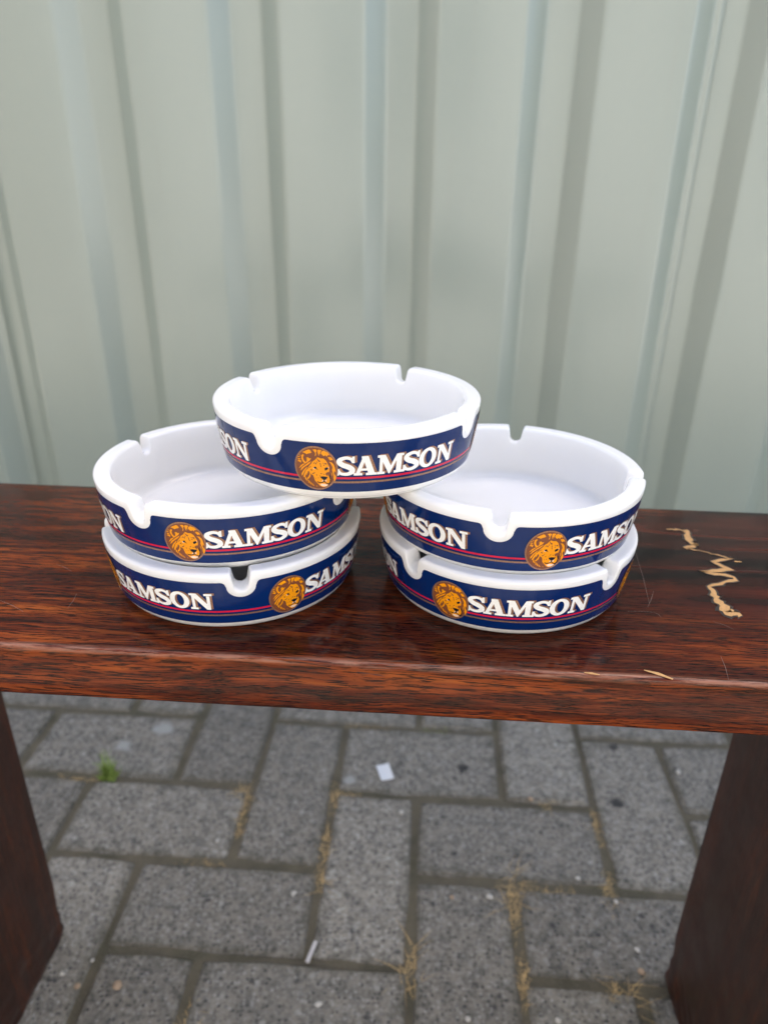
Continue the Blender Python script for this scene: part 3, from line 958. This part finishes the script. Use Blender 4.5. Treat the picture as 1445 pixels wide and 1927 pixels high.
tag(o, 'small fresh green weed sprouting from a paving joint under the bench', 'weed')
me = blades(26, (0.010, 0.003), 0.010, 0.5, 0.0012, 78, GREEN, 'moss_tuft', 0.6)
o = link('moss_tuft', me, None, (0.075, 0.783, 0.0))
tag(o, 'low yellowish green moss tuft in a paving joint under the bench', 'moss')

def pebble(name, x, y, r, seed, mat, lab, grp):
    bm = bmesh.new()
    bmesh.ops.create_icosphere(bm, subdivisions=2, radius=1)
    sx, sy, sz = random.Random(seed).uniform(0.8, 1.5), 1.0, 0.6
    for v in bm.verts:
        k = 1+0.25*noise.noise(v.co*1.3+Vector((seed, 0, 0)))
        v.co = Vector((v.co.x*sx*r*k, v.co.y*sy*r*k, v.co.z*sz*r*k+sz*r*0.9))
    for f in bm.faces: f.smooth = True
    me = bpy.data.meshes.new(name)
    bm.to_mesh(me); bm.free()
    me.materials.append(mat)
    o = link(name, me, None, (x, y, 0.0006), seed*1.7)
    tag(o, lab, 'pebble', grp)
PB = [(0.1205, 0.5227, 0.0030), (-0.3065, 0.4342, 0.0026), (-0.0549, 0.4095, 0.0026), (-0.2822, 0.448, 0.0018), (0.0264, 0.6348, 0.0030), (0.2625, 0.4659, 0.0026), (-0.0922, 0.5239, 0.0024), (0.2564, 0.5191, 0.0024), (0.0842, 0.3982, 0.0026), (0.168, 0.3979, 0.0028), (0.3933, 0.7074, 0.0032), (0.222, 0.547, 0.0026), (-0.19, 0.59, 0.002)]
for i, (x, y, r) in enumerate(PB): pebble('pebble', x, y, r, i, PEBBLE, 'tiny pale pebble lying loose on the grey pavers', 'pale pebbles on the pavers')
TB = [(-0.2491, 0.4239, 0.0042), (-0.287, 0.4229, 0.0030), (0.2597, 0.444, 0.0030), (0.1896, 0.6584, 0.0034), (0.0794, 0.5221, 0.0022)]
for i, (x, y, r) in enumerate(TB): pebble('pebble', x, y, r, 40+i, TAN_PEBBLE, 'small tan pebble lying loose on the grey pavers', 'tan pebbles on the pavers')

def slab(name, x, y, lx, ly, lz, rz, mat, lab, cat, bend=0.0):
    nx, ny = 6, 4
    vs, fs = [], []
    for s_ in (1, 0):
        for j in range(ny+1):
            for i in range(nx+1):
                u, v = i/nx-0.5, j/ny-0.5
                vs.append((u*lx, v*ly, s_*lz+bend*(u*u*4)*0.5+bend*0.4*v))
    n = (nx+1)*(ny+1)
    for j in range(ny):
        for i in range(nx):
            a = j*(nx+1)+i
            fs.append((a, a+1, a+nx+2, a+nx+1)); fs.append((n+a+1, n+a, n+a+nx+1, n+a+nx+2))
    rim = list(range(nx+1))+[j*(nx+1)+nx for j in range(1, ny+1)]+[ny*(nx+1)+i for i in range(nx-1, -1, -1)]+[j*(nx+1) for j in range(ny-1, 0, -1)]
    for a, b in zip(rim, rim[1:]+rim[:1]): fs.append((b, a, n+a, n+b))
    o = link(name, mesh(name, vs, fs, mat), None, (x, y, 0.0014), rz)
    tag(o, lab, cat)
slab('paper_scrap', 0.006, 0.700, 0.017, 0.026, 0.0012, 0.28, PAPER, 'small white scrap of card lying on a grey paver under the bench', 'scrap', 0.002)
slab('pale_stick', -0.0665, 0.459, 0.0036, 0.022, 0.0022, -0.30, STICK, 'short pale flat stick lying across a paving joint', 'stick', 0.0)
